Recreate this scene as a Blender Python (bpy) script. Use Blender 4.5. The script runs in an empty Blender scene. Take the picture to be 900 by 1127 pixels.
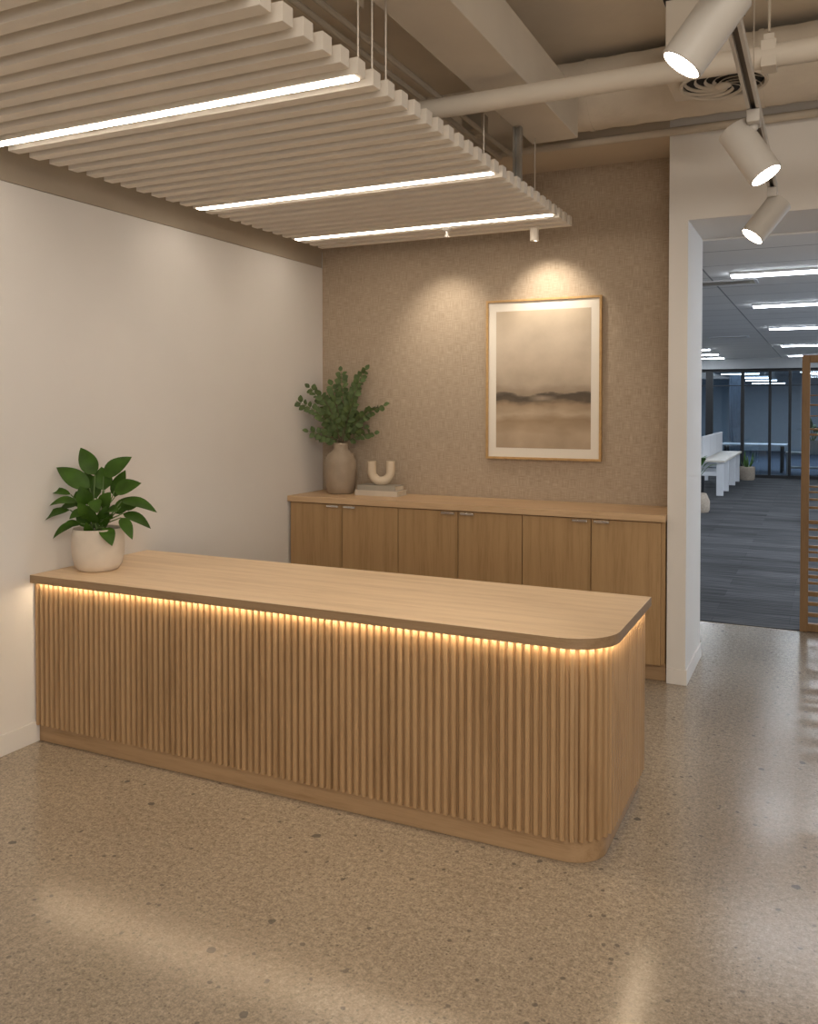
import bpy, bmesh, math, random
from mathutils import Vector, Matrix
random.seed(7)
PI = math.pi
sc = bpy.context.scene
C = sc.collection
V = Vector

# ------------------------------------------------------------------ materials
def new_mat(name):
    m = bpy.data.materials.new(name); m.use_nodes = True
    nt = m.node_tree
    b = nt.nodes['Principled BSDF']
    return m, nt, b

def simple(name, col, rough=.6, metal=0.0, spec=.4, noise=.06, nscale=8.0, bump=0.0, bscale=60):
    m, nt, b = new_mat(name)
    b.inputs['Roughness'].default_value = rough
    b.inputs['Metallic'].default_value = metal
    b.inputs['Specular IOR Level'].default_value = spec
    tc = nt.nodes.new('ShaderNodeTexCoord')
    n = nt.nodes.new('ShaderNodeTexNoise'); n.inputs['Scale'].default_value = nscale; n.inputs['Detail'].default_value = 4
    nt.links.new(tc.outputs['Object'], n.inputs['Vector'])
    r = nt.nodes.new('ShaderNodeValToRGB')
    r.color_ramp.elements[0].position = .3; r.color_ramp.elements[1].position = .7
    r.color_ramp.elements[0].color = tuple(max(0, c*(1-noise)) for c in col) + (1,)
    r.color_ramp.elements[1].color = tuple(min(1, c*(1+noise)) for c in col) + (1,)
    nt.links.new(n.outputs['Fac'], r.inputs['Fac']); nt.links.new(r.outputs['Color'], b.inputs['Base Color'])
    if bump:
        n2 = nt.nodes.new('ShaderNodeTexNoise'); n2.inputs['Scale'].default_value = bscale; n2.inputs['Detail'].default_value = 5
        nt.links.new(tc.outputs['Object'], n2.inputs['Vector'])
        bp = nt.nodes.new('ShaderNodeBump'); bp.inputs['Strength'].default_value = bump; bp.inputs['Distance'].default_value = .01
        nt.links.new(n2.outputs['Fac'], bp.inputs['Height']); nt.links.new(bp.outputs['Normal'], b.inputs['Normal'])
    return m

def oak(name, scale, base=(.50,.32,.17), dark=.74, rough=.45, seams=None):
    """wood veneer; scale = noise frequency per axis (low along the grain)"""
    m, nt, b = new_mat(name)
    b.inputs['Roughness'].default_value = rough
    b.inputs['Specular IOR Level'].default_value = .35
    tc = nt.nodes.new('ShaderNodeTexCoord')
    mp = nt.nodes.new('ShaderNodeMapping'); mp.inputs['Scale'].default_value = scale
    nt.links.new(tc.outputs['Object'], mp.inputs['Vector'])
    n1 = nt.nodes.new('ShaderNodeTexNoise'); n1.inputs['Scale'].default_value = 1.0; n1.inputs['Detail'].default_value = 6; n1.inputs['Distortion'].default_value = .3
    nt.links.new(mp.outputs['Vector'], n1.inputs['Vector'])
    mp2 = nt.nodes.new('ShaderNodeMapping'); mp2.inputs['Scale'].default_value = tuple(s*7 for s in scale)
    nt.links.new(tc.outputs['Object'], mp2.inputs['Vector'])
    n2 = nt.nodes.new('ShaderNodeTexNoise'); n2.inputs['Scale'].default_value = 1.0; n2.inputs['Detail'].default_value = 3
    nt.links.new(mp2.outputs['Vector'], n2.inputs['Vector'])
    mx = nt.nodes.new('ShaderNodeMath'); mx.operation = 'MULTIPLY_ADD'; mx.inputs[1].default_value = .35
    nt.links.new(n2.outputs['Fac'], mx.inputs[0]); 
    ml = nt.nodes.new('ShaderNodeMath'); ml.operation = 'MULTIPLY'; ml.inputs[1].default_value = .65
    nt.links.new(n1.outputs['Fac'], ml.inputs[0]); nt.links.new(ml.outputs[0], mx.inputs[2])
    r = nt.nodes.new('ShaderNodeValToRGB')
    e = r.color_ramp.elements
    e[0].position = .32; e[0].color = (base[0]*dark, base[1]*dark*.96, base[2]*dark*.9, 1)
    e[1].position = .66; e[1].color = (base[0]*1.08, base[1]*1.1, base[2]*1.12, 1)
    k = e.new(.5); k.color = base + (1,)
    nt.links.new(mx.outputs[0], r.inputs['Fac']); nt.links.new(r.outputs['Color'], b.inputs['Base Color'])
    bp = nt.nodes.new('ShaderNodeBump'); bp.inputs['Strength'].default_value = .08; bp.inputs['Distance'].default_value = .003
    nt.links.new(n2.outputs['Fac'], bp.inputs['Height']); nt.links.new(bp.outputs['Normal'], b.inputs['Normal'])
    return m

def emit(name, col, s):
    m = bpy.data.materials.new(name); m.use_nodes = True
    nt = m.node_tree
    for n in list(nt.nodes): nt.nodes.remove(n)
    o = nt.nodes.new('ShaderNodeOutputMaterial'); e = nt.nodes.new('ShaderNodeEmission')
    e.inputs['Color'].default_value = col + (1,); e.inputs['Strength'].default_value = s
    nt.links.new(e.outputs[0], o.inputs[0])
    return m

def concrete_floor():
    m, nt, b = new_mat('polished_concrete')
    N = nt.nodes.new; L = nt.links.new
    tc = N('ShaderNodeTexCoord')
    def noise(s, d=5, r=.6):
        n = N('ShaderNodeTexNoise'); n.inputs['Scale'].default_value = s; n.inputs['Detail'].default_value = d; n.inputs['Roughness'].default_value = r
        L(tc.outputs['Object'], n.inputs['Vector']); return n
    big = noise(1.3, 4); mid = noise(48, 8, .8); fine = noise(130, 4, .8)
    def ramp(src, p0, c0, p1, c1):
        r = N('ShaderNodeValToRGB'); e = r.color_ramp.elements
        e[0].position = p0; e[0].color = c0 + (1,); e[1].position = p1; e[1].color = c1 + (1,)
        L(src, r.inputs['Fac']); return r
    def mix(fac, a, c, mode='MIX'):
        x = N('ShaderNodeMixRGB'); x.blend_type = mode
        if isinstance(fac, float): x.inputs['Fac'].default_value = fac
        else: L(fac, x.inputs['Fac'])
        for s, v in ((a, 'Color1'), (c, 'Color2')):
            if isinstance(s, tuple): x.inputs[v].default_value = s + (1,)
            else: L(s, x.inputs[v])
        return x.outputs['Color']
    c = ramp(big.outputs['Fac'], .3, (.345,.286,.222), .7, (.412,.347,.273)).outputs['Color']
    c = mix(.75, c, ramp(mid.outputs['Fac'], .36, (.50,.485,.46), .66, (1.32,1.31,1.28)).outputs['Color'], 'MULTIPLY')
    c = mix(.7, c, ramp(fine.outputs['Fac'], .36, (.55,.54,.52), .66, (1.34,1.33,1.31)).outputs['Color'], 'MULTIPLY')
    # aggregate: small dark grains in patches
    def stones(scale, radius, keep, soft=.15):
        # distort slightly so the grains are not perfect discs
        v = N('ShaderNodeTexVoronoi'); v.inputs['Scale'].default_value = scale; v.inputs['Randomness'].default_value = 1
        nd = N('ShaderNodeTexNoise'); nd.inputs['Scale'].default_value = scale*1.6; L(tc.outputs['Object'], nd.inputs['Vector'])
        av = N('ShaderNodeVectorMath'); av.operation = 'MULTIPLY_ADD'
        L(nd.outputs['Color'], av.inputs[0]); av.inputs[1].default_value = (.35/scale,)*3; L(tc.outputs['Object'], av.inputs[2])
        L(av.outputs[0], v.inputs['Vector'])
        sp = N('ShaderNodeSeparateColor'); L(v.outputs['Color'], sp.inputs[0])
        k = N('ShaderNodeMath'); k.operation = 'GREATER_THAN'; k.inputs[1].default_value = 1-keep; L(sp.outputs[0], k.inputs[0])
        rr = N('ShaderNodeMapRange'); rr.inputs[1].default_value = radius; rr.inputs[2].default_value = radius*(1-soft)
        rr.inputs[3].default_value = 0; rr.inputs[4].default_value = 1; L(v.outputs['Distance'], rr.inputs[0])
        q = N('ShaderNodeMath'); q.operation = 'MULTIPLY'; L(k.outputs[0], q.inputs[0]); L(rr.outputs[0], q.inputs[1])
        return q.outputs[0]
    c = mix(stones(75, .34, .26, .6), c, mix(.62, c, (.09,.075,.06)))
    c = mix(stones(80, .30, .12, .6), c, mix(.28, c, (.62,.53,.42)))
    c = mix(stones(30, .26, .09, .3), c, mix(.72, c, (.10,.088,.075)))
    c = mix(stones(13, .20, .065, .12), c, mix(.80, c, (.10,.092,.08)))
    L(c, b.inputs['Base Color'])
    rr = N('ShaderNodeMapRange'); rr.inputs[3].default_value = .15; rr.inputs[4].default_value = .25
    L(big.outputs['Fac'], rr.inputs[0]); L(rr.outputs[0], b.inputs['Roughness'])
    b.inputs['Specular IOR Level'].default_value = .6
    bp = N('ShaderNodeBump'); bp.inputs['Strength'].default_value = .03; bp.inputs['Distance'].default_value = .002
    L(mid.outputs['Fac'], bp.inputs['Height']); L(bp.outputs['Normal'], b.inputs['Normal'])
    return m

def linen():
    m, nt, b = new_mat('linen_wallcovering')
    N = nt.nodes.new; L = nt.links.new
    tc = N('ShaderNodeTexCoord')
    fs = []
    for sc_ in ((18,18,420), (420,18,14)):
        mp = N('ShaderNodeMapping'); mp.inputs['Scale'].default_value = sc_; L(tc.outputs['Object'], mp.inputs['Vector'])
        n = N('ShaderNodeTexNoise'); n.inputs['Scale'].default_value = 1; n.inputs['Detail'].default_value = 3; L(mp.outputs['Vector'], n.inputs['Vector'])
        fs.append(n.outputs['Fac'])
    a = N('ShaderNodeMath'); a.operation = 'ADD'; L(fs[0], a.inputs[0]); L(fs[1], a.inputs[1])
    h = N('ShaderNodeMath'); h.operation = 'MULTIPLY'; h.inputs[1].default_value = .5; L(a.outputs[0], h.inputs[0])
    r = N('ShaderNodeValToRGB'); e = r.color_ramp.elements
    e[0].position = .36; e[0].color = (.31,.24,.172,1); e[1].position = .64; e[1].color = (.53,.43,.325,1)
    L(h.outputs[0], r.inputs['Fac']); L(r.outputs['Color'], b.inputs['Base Color'])
    bp = N('ShaderNodeBump'); bp.inputs['Strength'].default_value = .3; bp.inputs['Distance'].default_value = .002
    L(h.outputs[0], bp.inputs['Height']); L(bp.outputs['Normal'], b.inputs['Normal'])
    b.inputs['Roughness'].default_value = .9; b.inputs['Specular IOR Level'].default_value = .15
    return m

def carpet():
    m, nt, b = new_mat('carpet_planks')
    N = nt.nodes.new; L = nt.links.new
    tc = N('ShaderNodeTexCoord')
    br = N('ShaderNodeTexBrick'); L(tc.outputs['Object'], br.inputs['Vector'])
    br.inputs['Scale'].default_value = 1; br.inputs['Mortar Size'].default_value = .002
    br.inputs['Brick Width'].default_value = 1.0; br.inputs['Row Height'].default_value = .25
    br.inputs['Color1'].default_value = (.052,.053,.056,1); br.inputs['Color2'].default_value = (.088,.090,.095,1); br.inputs['Mortar'].default_value = (.05,.052,.057,1)
    mp = N('ShaderNodeMapping'); mp.inputs['Scale'].default_value = (2.2, 45, 1); L(tc.outputs['Object'], mp.inputs['Vector'])
    n = N('ShaderNodeTexNoise'); n.inputs['Scale'].default_value = 1; n.inputs['Detail'].default_value = 5; L(mp.outputs['Vector'], n.inputs['Vector'])
    r = N('ShaderNodeValToRGB'); e = r.color_ramp.elements
    e[0].position = .33; e[0].color = (.5,.5,.52,1); e[1].position = .68; e[1].color = (1.6,1.6,1.6,1)
    L(n.outputs['Fac'], r.inputs['Fac'])
    x = N('ShaderNodeMixRGB'); x.blend_type = 'MULTIPLY'; x.inputs['Fac'].default_value = .9
    L(br.outputs['Color'], x.inputs['Color1']); L(r.outputs['Color'], x.inputs['Color2']); L(x.outputs['Color'], b.inputs['Base Color'])
    b.inputs['Roughness'].default_value = .95; b.inputs['Specular IOR Level'].default_value = .1
    return m

def tile_ceiling():
    m, nt, b = new_mat('ceiling_tiles')
    N = nt.nodes.new; L = nt.links.new
    tc = N('ShaderNodeTexCoord')
    br = N('ShaderNodeTexBrick'); L(tc.outputs['Object'], br.inputs['Vector'])
    br.offset = 0
    br.inputs['Scale'].default_value = 1; br.inputs['Mortar Size'].default_value = .007
    br.inputs['Brick Width'].default_value = 1.2; br.inputs['Row Height'].default_value = .6
    br.inputs['Color1'].default_value = (.84,.84,.84,1); br.inputs['Color2'].default_value = (.80,.80,.80,1); br.inputs['Mortar'].default_value = (.32,.325,.335,1)
    L(br.outputs['Color'], b.inputs['Base Color']); b.inputs['Roughness'].default_value = .9
    return m

def print_mat(z0, z1):
    """muted landscape print: pale sky, dark far shore, sandy foreground"""
    m, nt, b = new_mat('landscape_print')
    N = nt.nodes.new; L = nt.links.new
    tc = N('ShaderNodeTexCoord')
    sep = N('ShaderNodeSeparateXYZ'); L(tc.outputs['Object'], sep.inputs[0])
    mp = N('ShaderNodeMapping'); mp.inputs['Scale'].default_value = (5, 1, 13); L(tc.outputs['Object'], mp.inputs['Vector'])
    n = N('ShaderNodeTexNoise'); n.inputs['Scale'].default_value = 1; n.inputs['Detail'].default_value = 6; L(mp.outputs['Vector'], n.inputs['Vector'])
    mr = N('ShaderNodeMapRange'); mr.inputs[1].default_value = z0; mr.inputs[2].default_value = z1; L(sep.outputs[2], mr.inputs[0])
    ma = N('ShaderNodeMath'); ma.operation = 'MULTIPLY_ADD'; ma.inputs[1].default_value = .13; L(n.outputs['Fac'], ma.inputs[0])
    sb = N('ShaderNodeMath'); sb.operation = 'SUBTRACT'; sb.inputs[1].default_value = .065; L(mr.outputs[0], sb.inputs[0]); L(sb.outputs[0], ma.inputs[2])
    r = N('ShaderNodeValToRGB'); e = r.color_ramp.elements
    e[0].position = 0; e[0].color = (.46,.355,.25,1)
    e[1].position = 1; e[1].color = (.56,.46,.345,1)
    for p, c in ((.10,(.47,.36,.25)), (.20,(.36,.26,.165)), (.25,(.50,.39,.275)), (.31,(.36,.265,.175)), (.335,(.24,.18,.12)), (.35,(.13,.10,.073)), (.375,(.10,.08,.06)), (.39,(.14,.112,.085)), (.402,(.33,.26,.19)), (.43,(.36,.285,.21)), (.47,(.45,.365,.275)), (.6,(.55,.455,.35)), (.8,(.57,.475,.37))):
        k = e.new(p); k.color = c + (1,)
    L(ma.outputs[0], r.inputs['Fac'])
    # pale sheet of water breaking the far shore
    n2 = N('ShaderNodeTexNoise'); n2.inputs['Scale'].default_value = 5; n2.inputs['Detail'].default_value = 5; L(tc.outputs['Object'], n2.inputs['Vector'])
    gx = N('ShaderNodeMapRange'); gx.inputs[1].default_value = -.06; gx.inputs[2].default_value = .10; gx.inputs[3].default_value = 1; gx.inputs[4].default_value = 0
    ab = N('ShaderNodeMath'); ab.operation = 'ABSOLUTE'
    L(sep.outputs[0], ab.inputs[0]); L(ab.outputs[0], gx.inputs[0])
    gz = N('ShaderNodeMath'); gz.operation = 'SUBTRACT'; gz.inputs[1].default_value = z0 + (z1-z0)*.362; L(sep.outputs[2], gz.inputs[0])
    az = N('ShaderNodeMath'); az.operation = 'ABSOLUTE'; L(gz.outputs[0], az.inputs[0])
    gr = N('ShaderNodeMapRange'); gr.inputs[1].default_value = .006; gr.inputs[2].default_value = .022; gr.inputs[3].default_value = 1; gr.inputs[4].default_value = 0; L(az.outputs[0], gr.inputs[0])
    mm = N('ShaderNodeMath'); mm.operation = 'MULTIPLY'; L(gx.outputs[0], mm.inputs[0]); L(gr.outputs[0], mm.inputs[1])
    mw = N('ShaderNodeMixRGB'); L(mm.outputs[0], mw.inputs['Fac']); L(r.outputs['Color'], mw.inputs['Color1']); mw.inputs['Color2'].default_value = (.50,.40,.30,1)
    rc = N('ShaderNodeValToRGB'); rc.color_ramp.elements[0].position = .3; rc.color_ramp.elements[1].position = .7
    rc.color_ramp.elements[0].color = (.86,.85,.84,1); rc.color_ramp.elements[1].color = (1.08,1.08,1.08,1)
    L(n2.outputs['Fac'], rc.inputs['Fac'])
    x = N('ShaderNodeMixRGB'); x.blend_type = 'MULTIPLY'; x.inputs['Fac'].default_value = 1; L(mw.outputs['Color'], x.inputs['Color1']); L(rc.outputs['Color'], x.inputs['Color2'])
    L(x.outputs['Color'], b.inputs['Base Color'])
    b.inputs['Roughness'].default_value = .7; b.inputs['Specular IOR Level'].default_value = .2
    return m

def glass_mat():
    m = bpy.data.materials.new('partition_glass'); m.use_nodes = True
    nt = m.node_tree
    for n in list(nt.nodes): nt.nodes.remove(n)
    o = nt.nodes.new('ShaderNodeOutputMaterial')
    t = nt.nodes.new('ShaderNodeBsdfTransparent'); t.inputs[0].default_value = (.72,.80,.86,1)
    g = nt.nodes.new('ShaderNodeBsdfGlossy'); g.inputs['Roughness'].default_value = .02
    x = nt.nodes.new('ShaderNodeMixShader')
    lw = nt.nodes.new('ShaderNodeFresnel'); lw.inputs['IOR'].default_value = 1.8
    nt.links.new(lw.outputs[0], x.inputs[0])
    nt.links.new(t.outputs[0], x.inputs[1]); nt.links.new(g.outputs[0], x.inputs[2]); nt.links.new(x.outputs[0], o.inputs[0])
    return m

M = dict(
    floor=concrete_floor(), linen=linen(), carpet=carpet(), tile=tile_ceiling(), glass=glass_mat(),
    white=simple('white_wall_paint', (.76,.73,.695), .75, noise=.02, nscale=2, bump=.03, bscale=140),
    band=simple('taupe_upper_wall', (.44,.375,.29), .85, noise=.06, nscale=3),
    slab=simple('concrete_ceiling', (.72,.645,.54), .9, noise=.10, nscale=1.6, bump=.1, bscale=20),
    bulk=simple('plaster_bulkhead', (.56,.48,.38), .9, noise=.06, nscale=2),
    duct=simple('painted_duct', (.66,.60,.52), .6, noise=.05, nscale=3, bump=.04, bscale=30),
    wrap=simple('wrapped_duct', (.64,.57,.48), .7, noise=.06, nscale=5, bump=.9, bscale=12),
    conduit=simple('painted_conduit', (.50,.44,.36), .6),
    grey_metal=simple('galvanised_channel', (.42,.40,.37), .4, .6),
    baffle=simple('painted_baffle', (.76,.70,.62), .65, noise=.03, nscale=4),
    white_metal=simple('white_powder_coat', (.56,.53,.49), .45, noise=.02),
    wire=simple('steel_wire', (.55,.50,.44), .4, .7),
    black=simple('black_frame_metal', (.012,.013,.015), .4),
    groove=simple('track_groove', (.16,.13,.10), .6),
    dark=simple('cavity_and_shadow_gap', (.02,.018,.016), .8),  # vent cavities, and the painted shadow gap over the plenum
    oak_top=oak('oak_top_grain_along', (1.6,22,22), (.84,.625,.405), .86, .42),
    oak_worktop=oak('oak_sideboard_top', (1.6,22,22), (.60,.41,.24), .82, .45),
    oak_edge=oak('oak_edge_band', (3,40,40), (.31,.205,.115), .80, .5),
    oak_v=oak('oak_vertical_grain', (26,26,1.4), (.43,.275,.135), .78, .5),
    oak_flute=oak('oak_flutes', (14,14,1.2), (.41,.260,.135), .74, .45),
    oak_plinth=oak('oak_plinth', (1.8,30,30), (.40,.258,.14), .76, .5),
    oak_frame=oak('oak_frame', (30,30,30), (.50,.31,.13), .8, .4),
    screen_wood=oak('honey_screen_wood', (24,24,2), (.27,.155,.068), .75, .5),
    mat_board=simple('mat_board', (.78,.72,.63), .8, noise=.01),
    chrome=simple('brushed_chrome', (.72,.70,.67), .25, .9, noise=.03),
    pot=simple('matte_stone_pot', (.66,.58,.49), .6, noise=.09, nscale=9),
    soil=simple('dark_soil', (.03,.022,.016), .95, noise=.4, nscale=60),
    vase=simple('taupe_stoneware', (.36,.285,.21), .55, noise=.10, nscale=14),
    sculpt=simple('cream_ceramic', (.66,.55,.41), .45, noise=.04),
    book_grey=simple('grey_book_cloth', (.36,.33,.28), .7), book_cream=simple('cream_book_cloth', (.60,.53,.44), .7),
    pages=simple('book_pages', (.70,.63,.52), .9, noise=.1, nscale=120),
    leaf=simple('glossy_leaf', (.042,.100,.009), .5, spec=.25, noise=.35, nscale=14), stem=simple('green_stem', (.12,.19,.06), .6),
    euc=simple('eucalyptus_leaf', (.090,.135,.045), .65, noise=.3, nscale=22), twig=simple('brown_twig', (.13,.10,.06), .8),
    fern=simple('office_plant_leaf', (.06,.13,.03), .5, noise=.3, nscale=10),
    off_wall=simple('office_wall_paint', (.42,.45,.49), .8, noise=.03),
    off_white=simple('office_white_laminate', (.74,.76,.80), .5, noise=.02),
    desk_wood=simple('pale_desk_laminate', (.72,.66,.58), .45, noise=.03),
    off_grey=simple('office_grey_paint', (.40,.41,.42), .9, noise=.03), meet_wall=simple('meeting_room_paint', (.58,.64,.70), .85, noise=.03),
    felt=simple('light_felt_panel', (.62,.62,.64), .9, noise=.04, nscale=50),
    tan=simple('tan_woven_planter', (.42,.35,.28), .85, noise=.15, nscale=40),
    planter=simple('grey_planter', (.50,.47,.43), .8),
    meet_carpet=simple('meeting_room_carpet', (.06,.075,.105), .95),
    curtain=simple('pale_blue_curtain', (.42,.48,.56), .9, noise=.12, nscale=12),
    chair_seat=simple('grey_upholstery', (.25,.25,.26), .9),
    strip=emit('linear_light_diffuser', (1.0,.88,.74), 19.0),
    spot_lens=emit('spotlight_lens', (1.0,.88,.72), 30.0),
    led=emit('warm_led_tape', (1.0,.79,.53), 34.0),
    off_strip=emit('cool_linear_diffuser', (.86,.93,1.0), 24.0),
)

# ------------------------------------------------------------------ mesh helpers
def box(bm, x0, x1, y0, y1, z0, z1, bev=0, seg=2):
    vs = [bm.verts.new(p) for p in ((x0,y0,z0),(x1,y0,z0),(x1,y1,z0),(x0,y1,z0),(x0,y0,z1),(x1,y0,z1),(x1,y1,z1),(x0,y1,z1))]
    fs = [bm.faces.new([vs[i] for i in f]) for f in ((0,3,2,1),(4,5,6,7),(0,1,5,4),(1,2,6,5),(2,3,7,6),(3,0,4,7))]
    if bev:
        es = list({e for f in fs for e in f.edges})
        bmesh.ops.bevel(bm, geom=es, offset=bev, segments=seg, affect='EDGES', profile=.5)
    return bm

def prism(bm, pts, z0, z1, bev=0):
    a = [bm.verts.new((x,y,z0)) for x,y in pts]; b = [bm.verts.new((x,y,z1)) for x,y in pts]
    n = len(pts)
    top = bm.faces.new(b); bot = bm.faces.new(a[::-1])
    for i in range(n): bm.faces.new([a[i], a[(i+1)%n], b[(i+1)%n], b[i]])
    if bev:
        es = list(top.edges) + list(bot.edges)
        bmesh.ops.bevel(bm, geom=es, offset=bev, segments=2, affect='EDGES', profile=.5)
    return bm

def lathe(bm, prof, cx=0, cy=0, n=40):
    """prof: list of (r, z); revolve about vertical axis through cx, cy"""
    rings = []
    for r, z in prof:
        if r < 1e-6: rings.append([bm.verts.new((cx,cy,z))])
        else: rings.append([bm.verts.new((cx+r*math.cos(2*PI*i/n), cy+r*math.sin(2*PI*i/n), z)) for i in range(n)])
    for a, b in zip(rings, rings[1:]):
        for i in range(n):
            j = (i+1) % n
            if len(a) == 1 and len(b) == 1: continue
            if len(a) == 1: bm.faces.new([a[0], b[j], b[i]])
            elif len(b) == 1: bm.faces.new([a[i], a[j], b[0]])
            else: bm.faces.new([a[i], a[j], b[j], b[i]])
    return bm

def tube(bm, pts, rad, n=10, cap=True):
    pts = [V(p) for p in pts]
    rads = rad if isinstance(rad, (list, tuple)) else [rad]*len(pts)
    rings = []
    prev = None
    for i, p in enumerate(pts):
        d = (pts[min(i+1, len(pts)-1)] - pts[max(i-1, 0)]).normalized()
        if prev is None:
            u = d.cross(V((0,0,1)));
            if u.length < 1e-3: u = d.cross(V((1,0,0)))
        else: u = prev - d*prev.dot(d)
        u.normalize(); w = d.cross(u); prev = u
        rings.append([bm.verts.new(p + (u*math.cos(2*PI*k/n) + w*math.sin(2*PI*k/n))*rads[i]) for k in range(n)])
    for a, b in zip(rings, rings[1:]):
        for k in range(n): bm.faces.new([a[k], a[(k+1)%n], b[(k+1)%n], b[k]])
    if cap: bm.faces.new(rings[0][::-1]); bm.faces.new(rings[-1])
    return bm

def leaf(bm, base, tip, normal, width, bulge=.12, fold=.15, seg=7, peak=.8):
    base, tip, normal = V(base), V(tip), V(normal).normalized()
    ax = tip - base; Ln = ax.length; d = ax.normalized()
    side = d.cross(normal).normalized(); nn = side.cross(d).normalized()
    rows = []
    for i in range(seg+1):
        t = i/seg
        c = base + ax*t + nn*(math.sin(PI*t)*bulge*Ln)
        w = width*.5*(math.sin(PI*min(1, t**peak))**.85 if 0 < t < 1 else 0)
        if w < 1e-6: rows.append([bm.verts.new(c)])
        else: rows.append([bm.verts.new(c - side*w + nn*fold*w), bm.verts.new(c - side*w*.5 + nn*fold*w*.42), bm.verts.new(c), bm.verts.new(c + side*w*.5 + nn*fold*w*.42), bm.verts.new(c + side*w + nn*fold*w)])
    for a, b in zip(rows, rows[1:]):
        if len(a) == 1 and len(b) > 1:
            for k in range(4): bm.faces.new([a[0], b[k], b[k+1]])
        elif len(b) == 1 and len(a) > 1:
            for k in range(4): bm.faces.new([a[k], b[0], a[k+1]])
        elif len(a) > 1:
            for k in range(4): bm.faces.new([a[k], b[k], b[k+1], a[k+1]])

def obj(name, bm, mat, parent=None, smooth=False, loc=None, mats=None):
    bmesh.ops.recalc_face_normals(bm, faces=bm.faces)
    me = bpy.data.meshes.new(name); bm.to_mesh(me); bm.free()
    o = bpy.data.objects.new(name, me); C.objects.link(o)
    for x in (mats or [mat]): me.materials.append(M[x])
    if smooth:
        for p in me.polygons: p.use_smooth = True
        if smooth == 'auto':
            try: me.set_sharp_from_angle(angle=math.radians(35))
            except Exception: pass
    if loc is not None: o.location = loc
    if parent is not None: o.parent = parent
    return o

def tag(o, label, cat, group=None, kind=None):
    o['label'] = label; o['category'] = cat
    if group: o['group'] = group
    if kind: o['kind'] = kind
    return o

def thing(name, label, cat, loc=(0,0,0), group=None):
    o = bpy.data.objects.new(name, None); C.objects.link(o); o.location = loc
    o.empty_display_size = .1
    return tag(o, label, cat, group)

def struct(name, bm, mat, label=None, cat=None, parent=None, smooth=False):
    o = obj(name, bm, mat, parent, smooth)
    o['kind'] = 'structure'
    if label: o['label'] = label; o['category'] = cat
    return o
def B(*a, **k): return box(bmesh.new(), *a, **k)

# ------------------------------------------------------------------ setting: foyer
CEIL = 3.40; YP = -.413; YB = .199; XP0 = 2.4385; XP1 = 2.5374; ZO = 2.515; OC = 2.505
XR = 6.2; YF = -9.0
struct('floor', B(-.2, XR+.2, YF, 1.10, -.1, 0), 'floor', 'polished concrete floor with dark aggregate specks under the reception desk', 'floor')
struct('floor_office', B(-4, 9, 1.10, 14.28, -.1, .004), 'carpet', 'blue grey plank carpet on the office floor beyond the opening', 'floor')
struct('wall_left', B(-.2, 0, YF, YB, 0, 2.489), 'white', 'plain warm white wall at the left behind the potted plant', 'wall')
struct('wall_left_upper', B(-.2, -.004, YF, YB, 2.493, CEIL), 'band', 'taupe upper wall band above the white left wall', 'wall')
struct('wall_back', B(0, XP0, 0, YB, 0, 2.977), 'linen', 'taupe linen covered back wall behind the picture and sideboard', 'wall')
bm = B(-.004, XP0, YP, YB, 2.977, CEIL)
struct('trim_1', bm, 'bulk', 'plaster bulkhead along the top of the linen wall', 'bulkhead')
bm = bmesh.new()
box(bm, XP0, XP1, YP, YB, 0, CEIL); box(bm, XP1, XR, YP, YB, ZO, CEIL); box(bm, 4.9, XR, YP, YB, 0, ZO)
struct('wall_right', bm, 'white', 'white wall end and header framing the office opening', 'wall')
struct('wall_side', B(XR, XR+.2, YF, YB, 0, CEIL), 'white')
bm = B(-.2, XR+.2, YF, YB, CEIL, CEIL+.2)
struct('ceiling', bm, 'slab', 'beige raw concrete ceiling slab above ducts and track', 'ceiling')
bm = bmesh.new(); box(bm, 0, .012, YF, -2.4815, 0, .094, .003)
struct('baseboard_left', bm, 'white', 'white skirting board along the foot of the left wall', 'baseboard')
bm = bmesh.new(); box(bm, XP0, XP1+.010, YP-.010, YP, 0, .085, .003); box(bm, XP1, XP1+.010, YP, YB, 0, .085, .003)
struct('baseboard_right', bm, 'white', 'white skirting board around the foot of the white wall end', 'baseboard')
# downstand concrete beam over the dark left bay
struct('ceiling_beam', B(0, 1.45, -2.35, -2.05, 3.18, CEIL), 'slab', 'concrete downstand beam over the slatted panel', 'beam')

# ------------------------------------------------------------------ setting: office
struct('ceiling_office', B(-4, 9, YB, 14.2, OC, OC+.2), 'tile', 'grey tiled office ceiling with rows of linear lights', 'ceiling')
struct('wall_office_left', B(-4.2, -4, YB, 26, 0, 2.6), 'off_wall')
struct('wall_office_right', B(9, 9.2, YB, 26, 0, 2.6), 'off_wall')
struct('wall_office_front', B(-4, 0, 0.0, YB, 0, 2.6), 'off_wall')
struct('wall_office_front_right', B(XR, 9, 0, YB, 0, 2.6), 'off_wall')
struct('wall_meeting', B(-4.2, 9.2, 26, 26.2, 0, 2.6), 'meet_wall', 'blue grey far wall of the meeting room behind glass', 'wall')
struct('floor_meeting', B(-4, 9, 14.28, 26, -.1, .004), 'meet_carpet')
struct('ceiling_meeting', B(-4, 9, 14.2, 26, OC, OC+.2), 'off_wall')
struct('trim_2', B(-4, 9, 14.12, 14.2, 2.29, OC), 'off_grey', 'pale drop bulkhead above the glass partition', 'bulkhead')

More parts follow.
